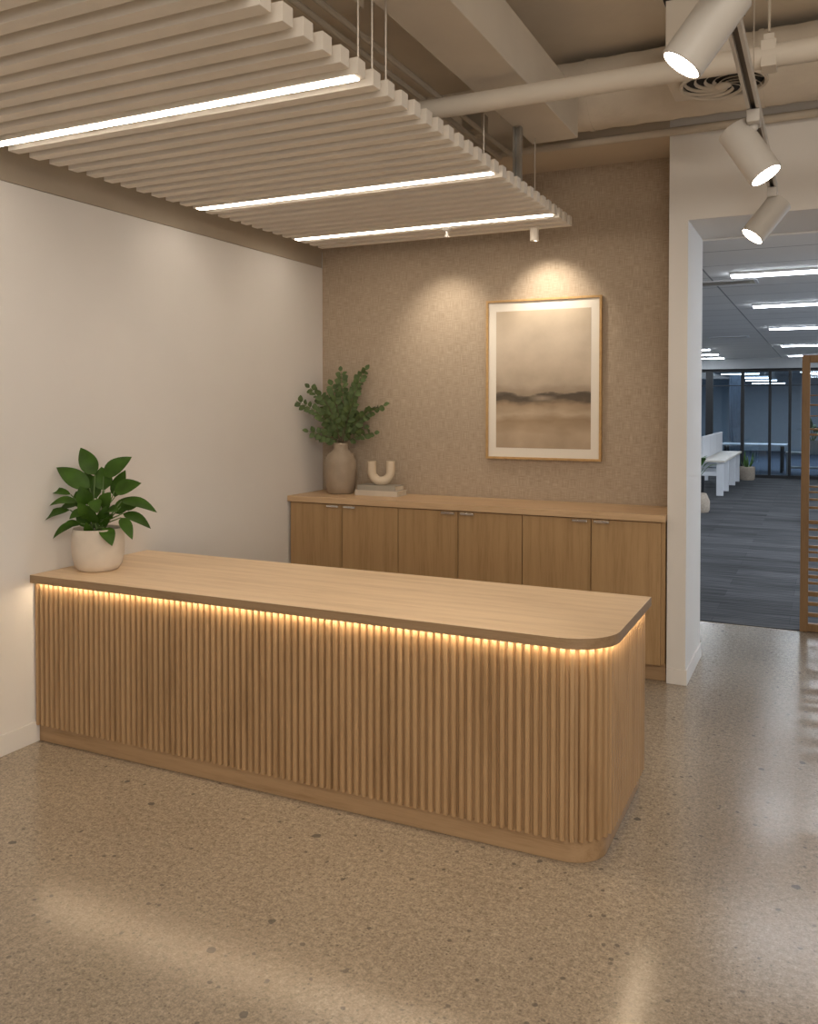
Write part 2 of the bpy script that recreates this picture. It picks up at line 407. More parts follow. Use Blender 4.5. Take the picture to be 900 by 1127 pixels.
# glass partition with black frame: one pane object per bay
gp = thing('glass_partition', 'black framed glass partition at the far end of the office', 'glass partition', (2.0, 14.3, 0))
def L(bm): # shift a mesh built in world space into a parent's local space
    return bm
def obj_in(name, bm, mat, parent, **k):
    bmesh.ops.translate(bm, verts=bm.verts, vec=-parent.location)
    return obj(name, bm, mat, parent, **k)
obj_in('top_rail', B(-3.98, 8.98, 14.27, 14.33, 2.23, 2.41), 'black', gp)
obj_in('bottom_rail', B(-3.98, 8.98, 14.27, 14.33, .004, .07), 'black', gp)
obj_in('cross_rail', B(-3.98, 8.98, 14.28, 14.32, 1.93, 1.945), 'black', gp)
xs = [-3.96, -2.6, -1.5, -.4, .35, .98, 1.647, 2.18, 2.563, 3.19, 3.72, 4.25, 5.3, 6.4, 7.6, 8.96]
for a in xs:
    w = .028 if a != 1.647 else .034
    if abs(a-.98) < .01: w = .075
    obj_in('mullion', B(a-w, a+w, 14.265, 14.335, .07, 2.23), 'black', gp)
for a, b in zip(xs, xs[1:]):
    obj_in('glass_pane', B(a+.03, b-.03, 14.297, 14.303, .07, 2.23), 'glass', gp)

# ------------------------------------------------------------------ office linear lights
def office_light(x0, x1, y, label):
    t = thing('linear_light', label, 'light', ((x0+x1)/2, y, OC), 'cool linear ceiling lights')
    hw = (x1-x0)/2
    obj('housing', B(-hw, hw, -.06, .06, -.018, -.0005), 'off_white', t)
    obj('diffuser', B(-hw+.006, hw-.006, -.050, .050, -.030, -.0185), 'off_strip', t)
rows = [(1.62, 'nearest linear light on office ceiling, below the lowest spotlight'), (3.84, 'second office linear light beyond the opening, just past the nearest one'),
        (6.60, 'third office linear light counted from the opening along the right row'), (10.08, 'fourth office linear light counted from the opening, just above the wooden screen'),
        (13.2, 'farthest right row linear light above the top of the wooden screen')]
for y, lb in rows: office_light(2.565, 5.0, y, lb)
for y, xr, lb in ((10.5, 1.42, 'short visible end of office light beside the white wall end, highest of the left row'), (12.1, 1.385, 'middle light of the left office row beside the white wall end'), (13.5, 1.35, 'lowest light of the left office row just above the glass partition')):
    office_light(xr-2.2, xr, y, lb)
def pendant(x0, x1, y, label):
    t = thing('pendant_light', label, 'light', ((x0+x1)/2, y, 2.2), 'linear pendants behind the glass')
    hw = (x1-x0)/2
    obj('housing', B(-hw, hw, -.04, .04, .012, .05), 'off_white', t)
    obj('diffuser', B(-hw, hw, -.035, .035, 0, .0119), 'off_strip', t)
    for s_ in (-1, 1): obj('wire', tube(bmesh.new(), [(s_*hw*.8,0,.049),(s_*hw*.8,0,OC-2.2)], .004, 6), 'wire', t)
pendant(1.15, 1.93, 14.95, 'nearest linear pendant behind the glass partition, leftmost of the four')
pendant(1.20, 1.95, 17.85, 'second linear pendant behind the glass partition')
pendant(1.22, 2.02, 20.6, 'third linear pendant behind the glass partition')
pendant(1.15, 2.1, 24.0, 'farthest linear pendant behind the glass partition')
pendant(2.85, 3.75, 15.3, 'linear pendant behind glass, to the right beyond the wooden screen')
# ceiling air grilles in office
for i, (x, y, lb) in enumerate(((2.45, 2.1, 'small dark air grille on office ceiling between first two lights'), (1.95, 8.0, 'narrow dark air grille on office ceiling above left lights'))):
    g = thing('air_grille', lb, 'vent', (x, y, OC), 'office air grilles')
    bm = bmesh.new(); 
    for s in (-1, 1): box(bm, -.26, .26, s*.12-.012, s*.12+.012, -.008, 0); box(bm, s*.26-.012, s*.26+.012, -.12, .12, -.008, 0)
    obj('frame', bm, 'off_white', g)
    bm = bmesh.new()
    for k in range(6): box(bm, -.25, .25, -.1+.036*k, -.1+.036*k+.014, -.006, -.001)
    obj('louvre', bm, 'grey_metal', g)
    obj('cavity', B(-.25, .25, -.11, .11, -.001, -.0002), 'dark', g)

# ------------------------------------------------------------------ office desks
def bench(x0, x1, y0, y1, name, label, legs):
    t = thing(name, label, 'desk', ((x0+x1)/2, (y0+y1)/2, .004))
    hx, hy = (x1-x0)/2, (y1-y0)/2
    obj('tabletop', B(-hx, hx, -hy, hy, .565, .60, .004), 'desk_wood', t)
    for ly in legs:
        q = ly - (y0+y1)/2
        bm = bmesh.new(); box(bm, hx-.14, hx-.03, q, q+.06, 0, .565, .004)
        obj('leg', bm, 'off_white', t)
        bm = bmesh.new(); box(bm, -hx+.03, -hx+.14, q, q+.06, 0, .565, .004)
        obj('leg', bm, 'off_white', t)
        bm = bmesh.new(); box(bm, -hx+.14, hx-.14, q+.005, q+.055, .33, .40, .004)
        obj('stretcher', bm, 'off_white', t)
    return t
bench(.96, 1.72, 10.0, 13.25, 'bench_desk', 'long white bench desk with pale top in the office by the glass', (10.06, 10.95, 12.2, 13.1))
sp = thing('privacy_screen', 'pale grey upright felt panels along the back of the bench desk', 'privacy screen', (1.3425, 11.6, .606))
for k in range(3):
    y0 = 10.12 + k*1.03
    bm = B(1.325, 1.36, y0, y0+1.0, .607, .99, .006); obj_in('panel', bm, 'felt', sp)

# ------------------------------------------------------------------ plants helper
def spray_plant(root, n, h, spread, lw, ll, mat='fern', z0=0, seed=1, up=.6):
    rnd = random.Random(seed)
    for i in range(n):
        a = 2*PI*i*0.381966 + rnd.uniform(-.3,.3); e = rnd.uniform(.15, 1.0)
        d = V((math.cos(a), math.sin(a), 0))
        b = d*.02 + V((0,0,z0)); tip = d*spread*(1-.6*e) + V((0,0,z0+h*(.45+.55*e)*rnd.uniform(.8,1.05)))
        mid = b.lerp(tip, .45) + V((0,0,h*.08))
        bm = bmesh.new(); tube(bm, [b, mid], [.006,.004], 6)
        st = obj('stem', bm, 'stem', root)
        bm = bmesh.new(); leaf(bm, mid, tip + d*spread*.25 - V((0,0,h*.04)), V((0,0,1))*.8 + d*.6, lw, .15, .2)
        obj('leaf', bm, mat, root, smooth=True)

def planter_plant(name, label, x, y, r, ph, h, spread, n, pmat, seed, z=.004, ll=.25, lw=.09):
    t = thing(name, label, 'potted plant', (x, y, z))
    obj('planter', lathe(bmesh.new(), [(0,0),(r*.85,0),(r*.95,ph*.3),(r,ph*.8),(r*.98,ph),(r*.88,ph),(r*.86,ph*.9),(0,ph*.9)], n=28), pmat, t, smooth='auto')
    spray_plant(t, n, h, spread, lw, ll, z0=ph*.9, seed=seed)
    return t
planter_plant('potted_plant', 'leafy plant in dark planter in front of the bench desk end', 1.33, 9.6, .12, .36, .42, .30, 16, 'black', 3)
planter_plant('potted_plant', 'green plant seen through the slats of the wooden screen', 3.62, 12.2, .22, .35, .75, .42, 20, 'planter', 5, lw=.12)
t = thing('planter', 'tan round planter on the carpet past the far end of bench desk', 'planter', (1.80, 13.62, .004))
obj('vessel', lathe(bmesh.new(), [(0,0),(.13,0),(.145,.03),(.15,.26),(.142,.27),(.13,.26),(.125,.23),(0,.23)], n=28), 'tan', t, smooth='auto')
obj('soil', lathe(bmesh.new(), [(0,.235),(.126,.235)], n=28), 'soil', t)
rnd = random.Random(4)
for k in range(9):
    a = k*2.4; d = V((math.cos(a), math.sin(a), 0))
    bm = bmesh.new(); leaf(bm, d*.03+V((0,0,.23)), d*rnd.uniform(.05,.16)+V((0,0,rnd.uniform(.40,.62))), d+V((0,0,.3)), .05, .1, .2)
    obj('leaf', bm, 'fern', t, smooth=True)
t = thing('floor_basket', 'tan woven floor basket at the edge of the white wall end', 'basket', (1.62, 7.62, .004))
obj('basket', lathe(bmesh.new(), [(0,0),(.115,0),(.135,.04),(.135,.16),(.10,.245),(.085,.27),(.075,.262),(.09,.235),(.12,.15),(.11,.03),(0,.03)], n=28), 'tan', t, smooth='auto')

# meeting room furniture behind glass
t = thing('console_table', 'low pale console in the meeting room behind glass', 'console', (2.95, 15.4, .004))
obj('top', B(-.5,.5,-.2,.2,.46,.50,.004), 'planter', t)
for s in (-1,1): obj('side_panel', B(s*.46-.02, s*.46+.02, -.18,.18, 0,.46), 'planter', t)
obj('shelf', B(-.44,.44,-.18,.18,.15,.18), 'planter', t)
planter_plant('potted_plant', 'plant on the console behind glass left of the wooden screen', 2.98, 15.4, .14, .26, .62, .30, 18, 'planter', 9, z=.504, lw=.10)
t = thing('meeting_table', 'long meeting room table behind the glass partition', 'table', (1.75, 16.2, .004))
obj('top', B(-.7,.7,-.35,.35,.60,.635,.006), 'off_white', t)
for sx in (-1,1):
    for sy in (-1,1): obj('leg', B(sx*.6-.03, sx*.6+.03, sy*.28-.03, sy*.28+.03, 0, .60), 'black', t)
t = thing('curtain', 'pale blue drape behind the glass at the left of the partition', 'curtain', (1.30, 17.0, .004))
bm = bmesh.new(); pts = []
for k in range(61):
    x = -.17 + .34*k/60; pts.append((x, .035*math.sin(k*1.15)))
prism(bm, pts + [(x, y+.006) for x, y in pts[::-1]], .02, 2.36)
obj('fabric', bm, 'curtain', t, smooth='auto')
obj('rod', tube(bmesh.new(), [(-.22,0,2.38),(.22,0,2.38)], .012), 'black', t)

# ------------------------------------------------------------------ wooden slatted screen
t = thing('slatted_screen', 'honey wooden slatted screen standing at the carpet edge at right', 'room divider', (3.0685, 1.12, 0))
SH = 1.856; SW = .95
def scr(name, *a): return obj(name, B(*a, .003) if False else box(bmesh.new(), *a, bev=.003), 'screen_wood', t)
scr('post', 0, .050, -.025, .025, 0, SH); scr('post', SW-.05, SW, -.025, .025, 0, SH)
scr('top_rail', .05, SW-.05, -.02, .02, SH-.05, SH); scr('bottom_rail', .05, SW-.05, -.02, .02, .0, .055)
def zrow(r): return 1.52 - (r-446)*5.83/954
for r, th in ((435,.008),(445.5,.012),(457.5,.008),(472,.012),(478,.014),(535,.010),(541,.012),(549,.014),(558,.016),(574,.024),(582,.016),(591,.018),(601,.018),(607,.014),(615,.026),(626,.018),(634,.022),(641,.016),(653,.032),(664,.024),(676,.026)):
    z = zrow(r); scr('slat', .05, SW-.05, -.012, .012, z-th/2, z+th/2)

# wooden armchair beyond the screen
t = thing('lounge_chair', 'wooden armchair with curved arm seen through the screen slats', 'chair', (3.52, 6.9, .004))
for sx in (-1,1):
    for sy in (-1,1): obj('leg', tube(bmesh.new(), [(sx*.27, sy*.25, 0), (sx*.27, sy*.22, .58 if sy<0 else .60)], [.016,.02], 8), 'screen_wood', t, smooth=True)
    obj('armrest', tube(bmesh.new(), [(sx*.27,-.34,.54),(sx*.27,-.28,.595),(sx*.27,-.1,.61),(sx*.27,.1,.61),(sx*.27,.24,.60)], .022, 8), 'screen_wood', t, smooth=True)
obj('seat', B(-.25,.25,-.26,.24,.28,.40,.03), 'chair_seat', t)
bm = B(-.25,.25,.2,.28,.38,.85,.03); obj('backrest', bm, 'chair_seat', t)

# ------------------------------------------------------------------ sideboard (three two-door cabinets + one worktop)
HC = .9226; DC = .4566
cw = (2.430-.006)/3
for i in range(3):
    x0 = .006 + i*cw
    lb = ('oak cabinet under the tall vase, against the left wall', 'middle oak cabinet of the sideboard, behind the centre of the reception desk', 'oak cabinet at the right end of the sideboard beside the white wall')[i]
    t = thing('cabinet', lb, 'cabinet', (x0+cw/2, -.22, 0), 'oak sideboard cabinets')
    bm = bmesh.new(); box(bm, x0, x0+cw, -DC+.034, -.004, .10, HC-.0375)
    obj_in('body', bm, 'oak_v', t)
    bm = bmesh.new(); box(bm, x0, x0+cw, -DC+.07, -.02, 0.001, .10)
    obj_in('toe_kick', bm, 'oak_plinth', t)
    for k in (0, 1):
        a = x0 + k*cw/2 + .0025; b_ = x0 + (k+1)*cw/2 - .0025
        if i == 0 and k == 0: a += .012
        if i == 2 and k == 1: b_ -= .018
        bm = box(bmesh.new(), a, b_, -DC+.014, -DC+.0335, .098, HC-.043, bev=.0015)
        d = obj_in('door', bm, 'oak_v', t)
        hx = (b_ - .06) if k == 0 else (a + .06)
        hb = bmesh.new()
        box(hb, hx-.043, hx+.043, -DC-.002, -DC+.0138, HC-.0520, HC-.0470, bev=.001)
        box(hb, hx-.043, hx+.043, -DC-.004, -DC-.001, HC-.0600, HC-.0470, bev=.001)
        bmesh.ops.translate(hb, verts=hb.verts, vec=-t.location)
        obj('handle', hb, 'chrome', d)
bm = box(bmesh.new(), .003, XP0-.003, -DC, -.003, HC-.037, HC, bev=.002)
wt = obj('worktop', bm, 'oak_worktop'); tag(wt, 'long oak top board of the sideboard carrying vase and books', 'worktop')

# ------------------------------------------------------------------ reception desk
XD = 2.594; YD0 = -2.521; YD1 = -1.7736; HT = .7607; TT = .036
t = thing('reception_desk', 'long oak reception desk with fluted front and glowing edge light', 'reception desk', (1.3, -2.15, 0))
def desk_outline(off, rad, n=20):
    x1 = XD-off; y0 = YD0+off; r = max(.01, rad-off)
    pts = [(.002, y0)]
    for k in range(n+1):
        a = -PI/2 + PI/2*k/n
        pts.append((x1-r+r*math.cos(a), y0+r+r*math.sin(a)))
    pts += [(x1, YD1-off*.5), (.002, YD1-off*.5)]
    return pts
RAD = .165
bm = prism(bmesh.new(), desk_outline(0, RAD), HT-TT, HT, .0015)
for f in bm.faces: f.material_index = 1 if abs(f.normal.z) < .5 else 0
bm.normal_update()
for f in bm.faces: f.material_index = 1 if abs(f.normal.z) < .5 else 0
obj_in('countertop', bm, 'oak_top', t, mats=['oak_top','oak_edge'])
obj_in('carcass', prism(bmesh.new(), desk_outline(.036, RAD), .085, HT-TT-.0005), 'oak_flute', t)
obj_in('plinth', prism(bmesh.new(), desk_outline(.042, RAD), .001, .0848), 'oak_plinth', t)
# flutes follow the front, the rounded corner and the right end
def path_pts(off, rad):
    x1 = XD-off; y0 = YD0+off; r = rad-off
    L1 = x1-r-.002; La = PI/2*r; L2 = (YD1-off*.5)-(y0+r)
    tot = L1+La+L2
    def at(s):
        if s < L1: return V((.002+s, y0)), V((0,-1))
        if s < L1+La:
            a = -PI/2 + (s-L1)/r
            return V((x1-r+r*math.cos(a), y0+r+r*math.sin(a))), V((math.cos(a), math.sin(a)))
        return V((x1, y0+r+(s-L1-La))), V((1,0))
    return at, tot
at, tot = path_pts(.0365, RAD)
nfl = round(tot/.0298); stp = tot/nfl
bm = bmesh.new()
for i in range(nfl):
    p, nrm = at((i+.5)*stp)
    tg = V((-nrm.y, nrm.x)); pts = []
    W = .0100; Dp = .0185
    for k in range(9):
        a = PI*k/8
        ca, sa = math.cos(a), math.sin(a)
        q = p + tg*W*(abs(ca)**.6*(1 if ca > 0 else -1)) + nrm*Dp*(sa**.6 if sa > 1e-6 else 0)
        pts.append((q.x, q.y))
    prism(bm, pts, .080, HT-TT-.001)
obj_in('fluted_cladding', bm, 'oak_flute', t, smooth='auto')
# LED tape in the overhang
at2, tot2 = path_pts(.0105, RAD)
bm = bmesh.new(); n = 90; prev = None
for i in range(n+1):
    p, nrm = at2(min(tot2*i/n + (.10 if i == 0 else 0), tot2-.002))
    a = p + nrm*.005; b = p - nrm*.006
    cur = [bm.verts.new((a.x,a.y,HT-TT-.0002)), bm.verts.new((b.x,b.y,HT-TT-.0002)), bm.verts.new((b.x,b.y,HT-TT-.0007)), bm.verts.new((a.x,a.y,HT-TT-.0007))]
    if prev:
        for k in range(4): bm.faces.new([prev[k], prev[(k+1)%4], cur[(k+1)%4], cur[k]])
    prev = cur
o = obj_in('led_strip', bm, 'led', t); o['label'] = 'warm glowing light strip under the counter edge'

# ------------------------------------------------------------------ picture
PX0, PX1, PZ0, PZ1 = 1.241, 1.985, 1.179, 2.190
t = thing('framed_picture', 'framed muted landscape print hanging on the linen wall', 'picture', ((PX0+PX1)/2, 0, (PZ0+PZ1)/2))
hw, hh = (PX1-PX0)/2, (PZ1-PZ0)/2; fw_ = .014
bm = bmesh.new()
box(bm, -hw, -hw+fw_, -.032, -.001, -hh, hh, bev=.001); box(bm, hw-fw_, hw, -.032, -.001, -hh, hh, bev=.001)
box(bm, -hw+fw_, hw-fw_, -.032, -.001, hh-fw_, hh, bev=.001); box(bm, -hw+fw_, hw-fw_, -.032, -.001, -hh, -hh+fw_, bev=.001)
obj('frame', bm, 'oak_frame', t)
obj('mat_board', B(-hw+fw_, hw-fw_, -.020, -.004, -hh+fw_, hh-fw_), 'mat_board', t)
iw, ih = hw-.066, hh-.072
M['print'] = print_mat(-ih, ih)
obj('print', B(-iw, iw, -.0212, -.0201, -ih, ih), 'print', t)

# ------------------------------------------------------------------ vase with eucalyptus, books, sculpture
VX, VY = .243, -.165
t = thing('vase', 'tall taupe stoneware vase on the left end of the sideboard', 'vase', (VX, VY, HC))
obj('vessel', lathe(bmesh.new(), [(r_*1.12, z_) for r_, z_ in [(0,0),(.070,0),(.079,.006),(.089,.05),(.0955,.12),(.0965,.19),(.093,.232),(.078,.266),(.054,.288),(.045,.305),(.0435,.33),(.046,.343),(.040,.344),(.037,.33),(.038,.30),(.06,.26),(.08,.2),(.07,.03),(0,.02)]], n=48), 'vase', t, smooth=True)
Rv = V((.902,.432,0)); Fv = V((-.432,.902,0)); Zv = V((0,0,1))
sc_e = 5.62/953.96/5
stems = [(118,288),(190,212),(262,252),(318,200),(378,118),(512,110),(470,215),(610,315),(562,470),(190,462),(250,490),(535,345),(345,290),(455,300),(310,380),(500,440)]
t2 = thing('eucalyptus_branches', 'loose green eucalyptus branches arranged in the taupe vase', 'branches', (VX, VY, HC+.30))
base_w = V((VX, VY, HC+.30))
for i, (px, py) in enumerate(stems):
    rnd = random.Random(100+i)
    a = (px-380)*sc_e*1.0; h = (540-py)*sc_e
    off = rnd.uniform(-.10, .06)
    tip = base_w + Rv*a*(1.06 if a > 0 else .93) + Zv*(h+.03) + Fv*off
    if tip.x < .035: tip += -Fv*((.035-tip.x)/.432)
    if tip.y > -.035: tip += -Fv*((tip.y+.035)/.902)
    tip -= base_w
    b0 = V((rnd.uniform(-.018,.018), rnd.uniform(-.018,.018), -.2)) ; b1 = V((b0.x, b0.y, .045))
    ctrl = b1 + V((tip.x*.30, tip.y*.30, max(.05, tip.z*.6)))
    if h < .10: ctrl = b1 + V((tip.x*.4, tip.y*.4, .05))
    pts = [b0.copy()] + [b1*(1-s)**2 + ctrl*2*s*(1-s) + tip*s*s for s in [k/9 for k in range(10)]]
    # keep inside the neck
    br = obj('twig', tube(bmesh.new(), pts, [.0025]*4 + [.0018]*7, 6), 'twig', t2, smooth=True)
    lm = bmesh.new()
    length = sum((pts[k+1]-pts[k]).length for k in range(1, 10))
    nl = max(3, int(length/.042))
    for k in range(nl+1):
        s = .22 + .78*k/nl
        c = b1*(1-s)**2 + ctrl*2*s*(1-s) + tip*s*s
        tg = ((ctrl-b1)*(1-s) + (tip-ctrl)*s).normalized()
        rot = rnd.uniform(0, PI)
        perp = tg.cross(Fv + V((.1,.2,.3))).normalized(); perp2 = tg.cross(perp)
        dirs = (1,-1) if k < nl else (0,)
        for sg in dirs:
            d = (perp*math.cos(rot*.35) + perp2*math.sin(rot*.35)*.8)*sg + tg*rnd.uniform(.45,.9)
            if sg == 0: d = tg
            d.normalize()
            ln = rnd.uniform(.054,.070)*(1-.22*s)
            e = c + d*ln
            ew = e + base_w
            if ew.x < .012 or ew.y > -.012: continue
            nrm = (-Fv*rnd.uniform(.5,1.0) + Zv*rnd.uniform(-.1,.8) + Rv*rnd.uniform(-.6,.6))
            leaf(lm, c + d*.003, e, nrm, ln*rnd.uniform(.66,.84), .06, .12, seg=6, peak=.92)
    obj('foliage', lm, 'euc', br, smooth=True)

def book(x0, x1, y0, y1, z0, h, cover, label):
    t = thing('book', label, 'book', ((x0+x1)/2, (y0+y1)/2, z0), 'books on the sideboard')
    hx, hy = (x1-x0)/2, (y1-y0)/2
    obj('page_block', B(-hx+.004, hx-.004, -hy+.004, hy-.004, .003, h-.003), 'pages', t)
    bm = bmesh.new(); box(bm, -hx, hx, -hy, hy, 0, .003); box(bm, -hx, hx, -hy, hy, h-.003, h); box(bm, -hx, hx, -hy, -hy+.0035, .003, h-.003)
    obj('cover', bm, cover, t)
book(.385, .700, -.225, -.075, HC, .035, 'book_cream', 'thick cream book lying flat on the sideboard, lower of two')
book(.400, .682, -.218, -.082, HC+.035, .033, 'book_grey', 'grey book lying flat on the cream book under the sculpture')
t = thing('sculpture', 'cream U shaped ceramic sculpture standing on the grey book', 'sculpture', (.545, -.150, HC+.068))
r1 = .064; tr = .030; pts = []
for k in range(5): pts.append((-r1, 0, .160-k*.017))
for k in range(1, 24):
    a = PI + PI*k/24; pts.append((r1*math.cos(a), 0, .0895 + r1*math.sin(a)))
for k in range(5): pts.append((r1, 0, .092+k*.017))
obj('body', tube(bmesh.new(), [Rv*p[0]*.97 + V((0,0,p[2])) + Fv*0 for p in pts], tr, 24), 'sculpt', t, smooth='auto')

# ------------------------------------------------------------------ potted plant on the desk
PXc, PYc = .178, -2.288
t = thing('plant_pot', 'round matte stone pot on the left end of the reception desk', 'pot', (PXc, PYc, HT))
obj('vessel', lathe(bmesh.new(), [(0,0),(.078,0),(.090,.005),(.106,.030),(.1155,.075),(.1175,.115),(.1155,.16),(.112,.190),(.109,.194),(.105,.192),(.106,.165),(.106,.1),(.09,.03),(0,.02)], n=56), 'pot', t, smooth=True)
obj('soil', lathe(bmesh.new(), [(0,.172),(.06,.170),(.105,.166)], n=40), 'soil', t)
t2 = thing('leafy_plant', 'green broad leaved plant growing from the stone pot on desk', 'plant', (PXc, PYc, HT+.168))
sp_ = 4.08/953.96/5
# (base, tip) measured in a frame right/up from the pot mouth; width; depth of tip (+ = away)
LV = [((425,245),(340,98),92,.03),((468,255),(612,150),92,.05),((400,315),(222,204),96,.00),((540,330),(692,286),84,-.03),
      ((295,352),(130,350),46,.02),((345,385),(216,402),60,-.07),((300,432),(134,512),58,-.03),((345,500),(228,580),50,-.06),
      ((575,385),(772,446),64,-.02),((575,455),(724,540),58,.02),((585,470),(664,580),52,-.09),((500,522),(572,606),66,-.13),
      ((470,330),(440,205),100,.06),((430,375),(350,235),104,.05),((520,370),(560,225),80,.09),((450,370),(492,436),56,-.12),
      ((440,500),(436,395),76,-.08),((428,565),(424,484),44,-.10),((400,440),(330,470),60,-.09),((500,440),(590,430),60,-.08),
      ((360,420),(300,340),70,.06),((520,460),(620,370),66,.08),((470,520),(520,400),60,-.05),((400,520),(350,420),56,-.05),((480,420),(540,330),70,-.06),((400,400),(370,300),84,-.05),
      ((330,410),(222,440),56,.02),((560,420),(660,400),58,.05),((420,470),(380,380),60,-.10),((490,480),(560,470),56,-.09),((370,500),(290,520),48,-.10)]
for i, ((bx,by),(tx,ty),w,dp) in enumerate(LV):
    rnd = random.Random(300+i)
    b = Rv*((bx-445)*sp_) + Zv*((560-by)*sp_) + Fv*dp*.45
    e = Rv*((tx-445)*sp_) + Zv*((560-ty)*sp_) + Fv*dp
    droop = 1 if ty > by-20 else 0
    nrm = (Zv*(.9 if droop else .45) - Fv*(.55 if droop else 1.0) + Rv*rnd.uniform(-.25,.25))
    root = V((rnd.uniform(-.03,.03), rnd.uniform(-.03,.03), -.002))
    midp = root.lerp(b, .55) + Zv*.012
    st = obj('stem', tube(bmesh.new(), [root, midp, b], [.0042,.0034,.0026], 7), 'stem', t2, smooth=True)
    lm = bmesh.new(); leaf(lm, b, e, nrm, w*sp_*(1.22 if w < 80 else 1.06), .13 if droop else .06, .18, seg=9, peak=.74)
    obj('leaf', lm, 'leaf', st, smooth=True)

# ------------------------------------------------------------------ slatted ceiling panel
ZS = 2.566; SX0, SX1 = .169, 1.867; PIT = .1052; YS0 = -2.832; SHt = .055; SWd = .053
t = thing('slatted_ceiling_panel', 'beige slatted ceiling panel hanging on wires above the reception desk', 'ceiling panel', (1.0, -2.0, ZS))
lit = {0, 12, 21}
def sy(i): return YS0 + i*PIT
for i in range(-12, 25):
    if i in lit: continue
    bm = box(bmesh.new(), SX0, SX1, sy(i)-SWd/2, sy(i)+SWd/2, ZS, ZS+SHt, bev=.0015)
    obj_in('slat', bm, 'baffle', t)
for x in (.45, 1.02, 1.58):
    obj_in('carrier_rail', B(x-.02, x+.02, sy(-12)-.02, sy(24)+.02, ZS+SHt, ZS+SHt+.035), 'conduit', t)
for x, y in ((1.845,-2.815),(1.845,-2.72),(1.845,-2.62),(1.845,-1.677),(1.845,-.933),(1.0,-2.7),(1.0,-.9),(.25,-2.7),(.25,-.9)):
    bm = tube(bmesh.new(), [(x,y,ZS+SHt-.001),(x,y,CEIL)], .0035, 6)
    obj_in('hanging_wire', bm, 'wire', t)
bm = bmesh.new(); box(bm, 1.803, 1.812, -1.16, -1.130, ZS+SHt-.001, 2.898); box(bm, 1.812, 1.834, -1.136, -1.132, ZS+SHt-.001, 2.898); box(bm, 1.834, 1.843, -1.16, -1.130, ZS+SHt-.001, 2.898)
obj_in('channel_hanger', bm, 'grey_metal', t)
for i, lb in ((0,'longest warm linear light in the slatted panel, nearest the camera'), (12,'middle warm linear light in the slatted panel'), (21,'shortest warm linear light in the slatted panel, nearest the linen wall')):
    q = thing('linear_light', lb, 'light', (1.0, sy(i), ZS), 'warm linear lights in the slatted panel')
    obj_in('housing', box(bmesh.new(), SX0, SX1, sy(i)-SWd/2, sy(i)+SWd/2, ZS+.002, ZS+SHt, bev=.0015), 'baffle', q)
    obj_in('diffuser', B(SX0+.02, SX1-.02, sy(i)-.019, sy(i)+.019, ZS-.002, ZS+.0019), 'strip', q)

# sprinkler head and small downlight under the far slats
t = thing('sprinkler_head', 'small white sprinkler head below the farthest linear light', 'sprinkler', (1.18, -.528, ZS))
obj('escutcheon', lathe(bmesh.new(), [(0,0),(.032,0),(.034,-.006),(.022,-.014),(0,-.014)], n=24), 'white_metal', t, smooth='auto')
obj('body', lathe(bmesh.new(), [(0,-.014),(.009,-.014),(.008,-.042),(.011,-.046),(0,-.047)], n=16), 'white_metal', t, smooth='auto')
obj('deflector', lathe(bmesh.new(), [(0,-.047),(.017,-.047),(.017,-.050),(0,-.051)], n=20), 'white_metal', t)
t = thing('downlight', 'small beige cylinder downlight under the last slat above the picture', 'spotlight', (1.655, -.330, ZS))
obj('collar', lathe(bmesh.new(), [(0,0),(.036,0),(.036,-.008),(0,-.008)], n=24), 'baffle', t)
bm = lathe(bmesh.new(), [(0,-.008),(.026,-.008),(.026,-.075),(.022,-.075),(.022,-.06),(0,-.06)], n=24)
obj('can', bm, 'baffle', t, smooth='auto')

# ------------------------------------------------------------------ ceiling services
t = thing('rectangular_duct', 'big square cornered white air duct crossing the ceiling above the slats', 'air duct', (1.93, -3.3, 2.9))
bm = box(bmesh.new(), 1.80, 2.045, -7.0, -.835, 2.9, 3.135, bev=.004); obj_in('duct', bm, 'duct', t)
for y in (-1.3, -2.6, -4.5):
    for x in (1.79,): obj_in('hanger_rod', tube(bmesh.new(), [(x,y,2.9),(x,y,CEIL)], .004, 6), 'wire', t)
t = thing('round_duct', 'thick wrapped round air duct running above the header wall', 'air duct', (3.9, -.62, 3.18))
bm = bmesh.new(); pts = []
k = 0; x = 1.86
while x < 6.15: pts.append((x, -.62, 3.185)); x += .06
tube(bm, pts, [.180 + .0025*math.sin(j*2.1) for j in range(len(pts))], 40); obj_in('wrapped_duct', bm, 'wrap', t, smooth='auto')
for x in (2.05, 2.9, 3.7): 
    obj_in('strap', tube(bmesh.new(), [(x,-.62,3.185),(x+.025,-.62,3.185)], .1845, 40), 'wrap', t, smooth='auto')
t = thing('pipe', 'white painted pipe passing under the square cornered duct', 'pipe', (3.2, -1.81, 2.8))
obj_in('tube', tube(bmesh.new(), [(.35,-1.835,2.8),(6.15,-1.79,2.8)], .042, 28), 'duct', t, smooth='auto')
for x in (3.01,):
    bm = bmesh.new(); box(bm, x-.027, x+.027, -1.855, -1.765, 2.752, 2.85, bev=.004); box(bm, x-.019, x+.019, -1.83, -1.79, 2.85, 2.88, bev=.003)
    obj_in('coupling', bm, 'duct', t)
    bm = tube(bmesh.new(), [(x,-1.81,2.89),(x,-1.81,CEIL)], .005, 8); obj_in('hanger_rod', bm, 'conduit', t)
q = tag(obj('conduit', tube(bmesh.new(), [(.2,-.455,2.985),(6.1,-.455,2.985)], .022, 16), 'conduit', smooth='auto'), 'thin beige conduit running along the top of header wall', 'conduit', 'ceiling conduits')
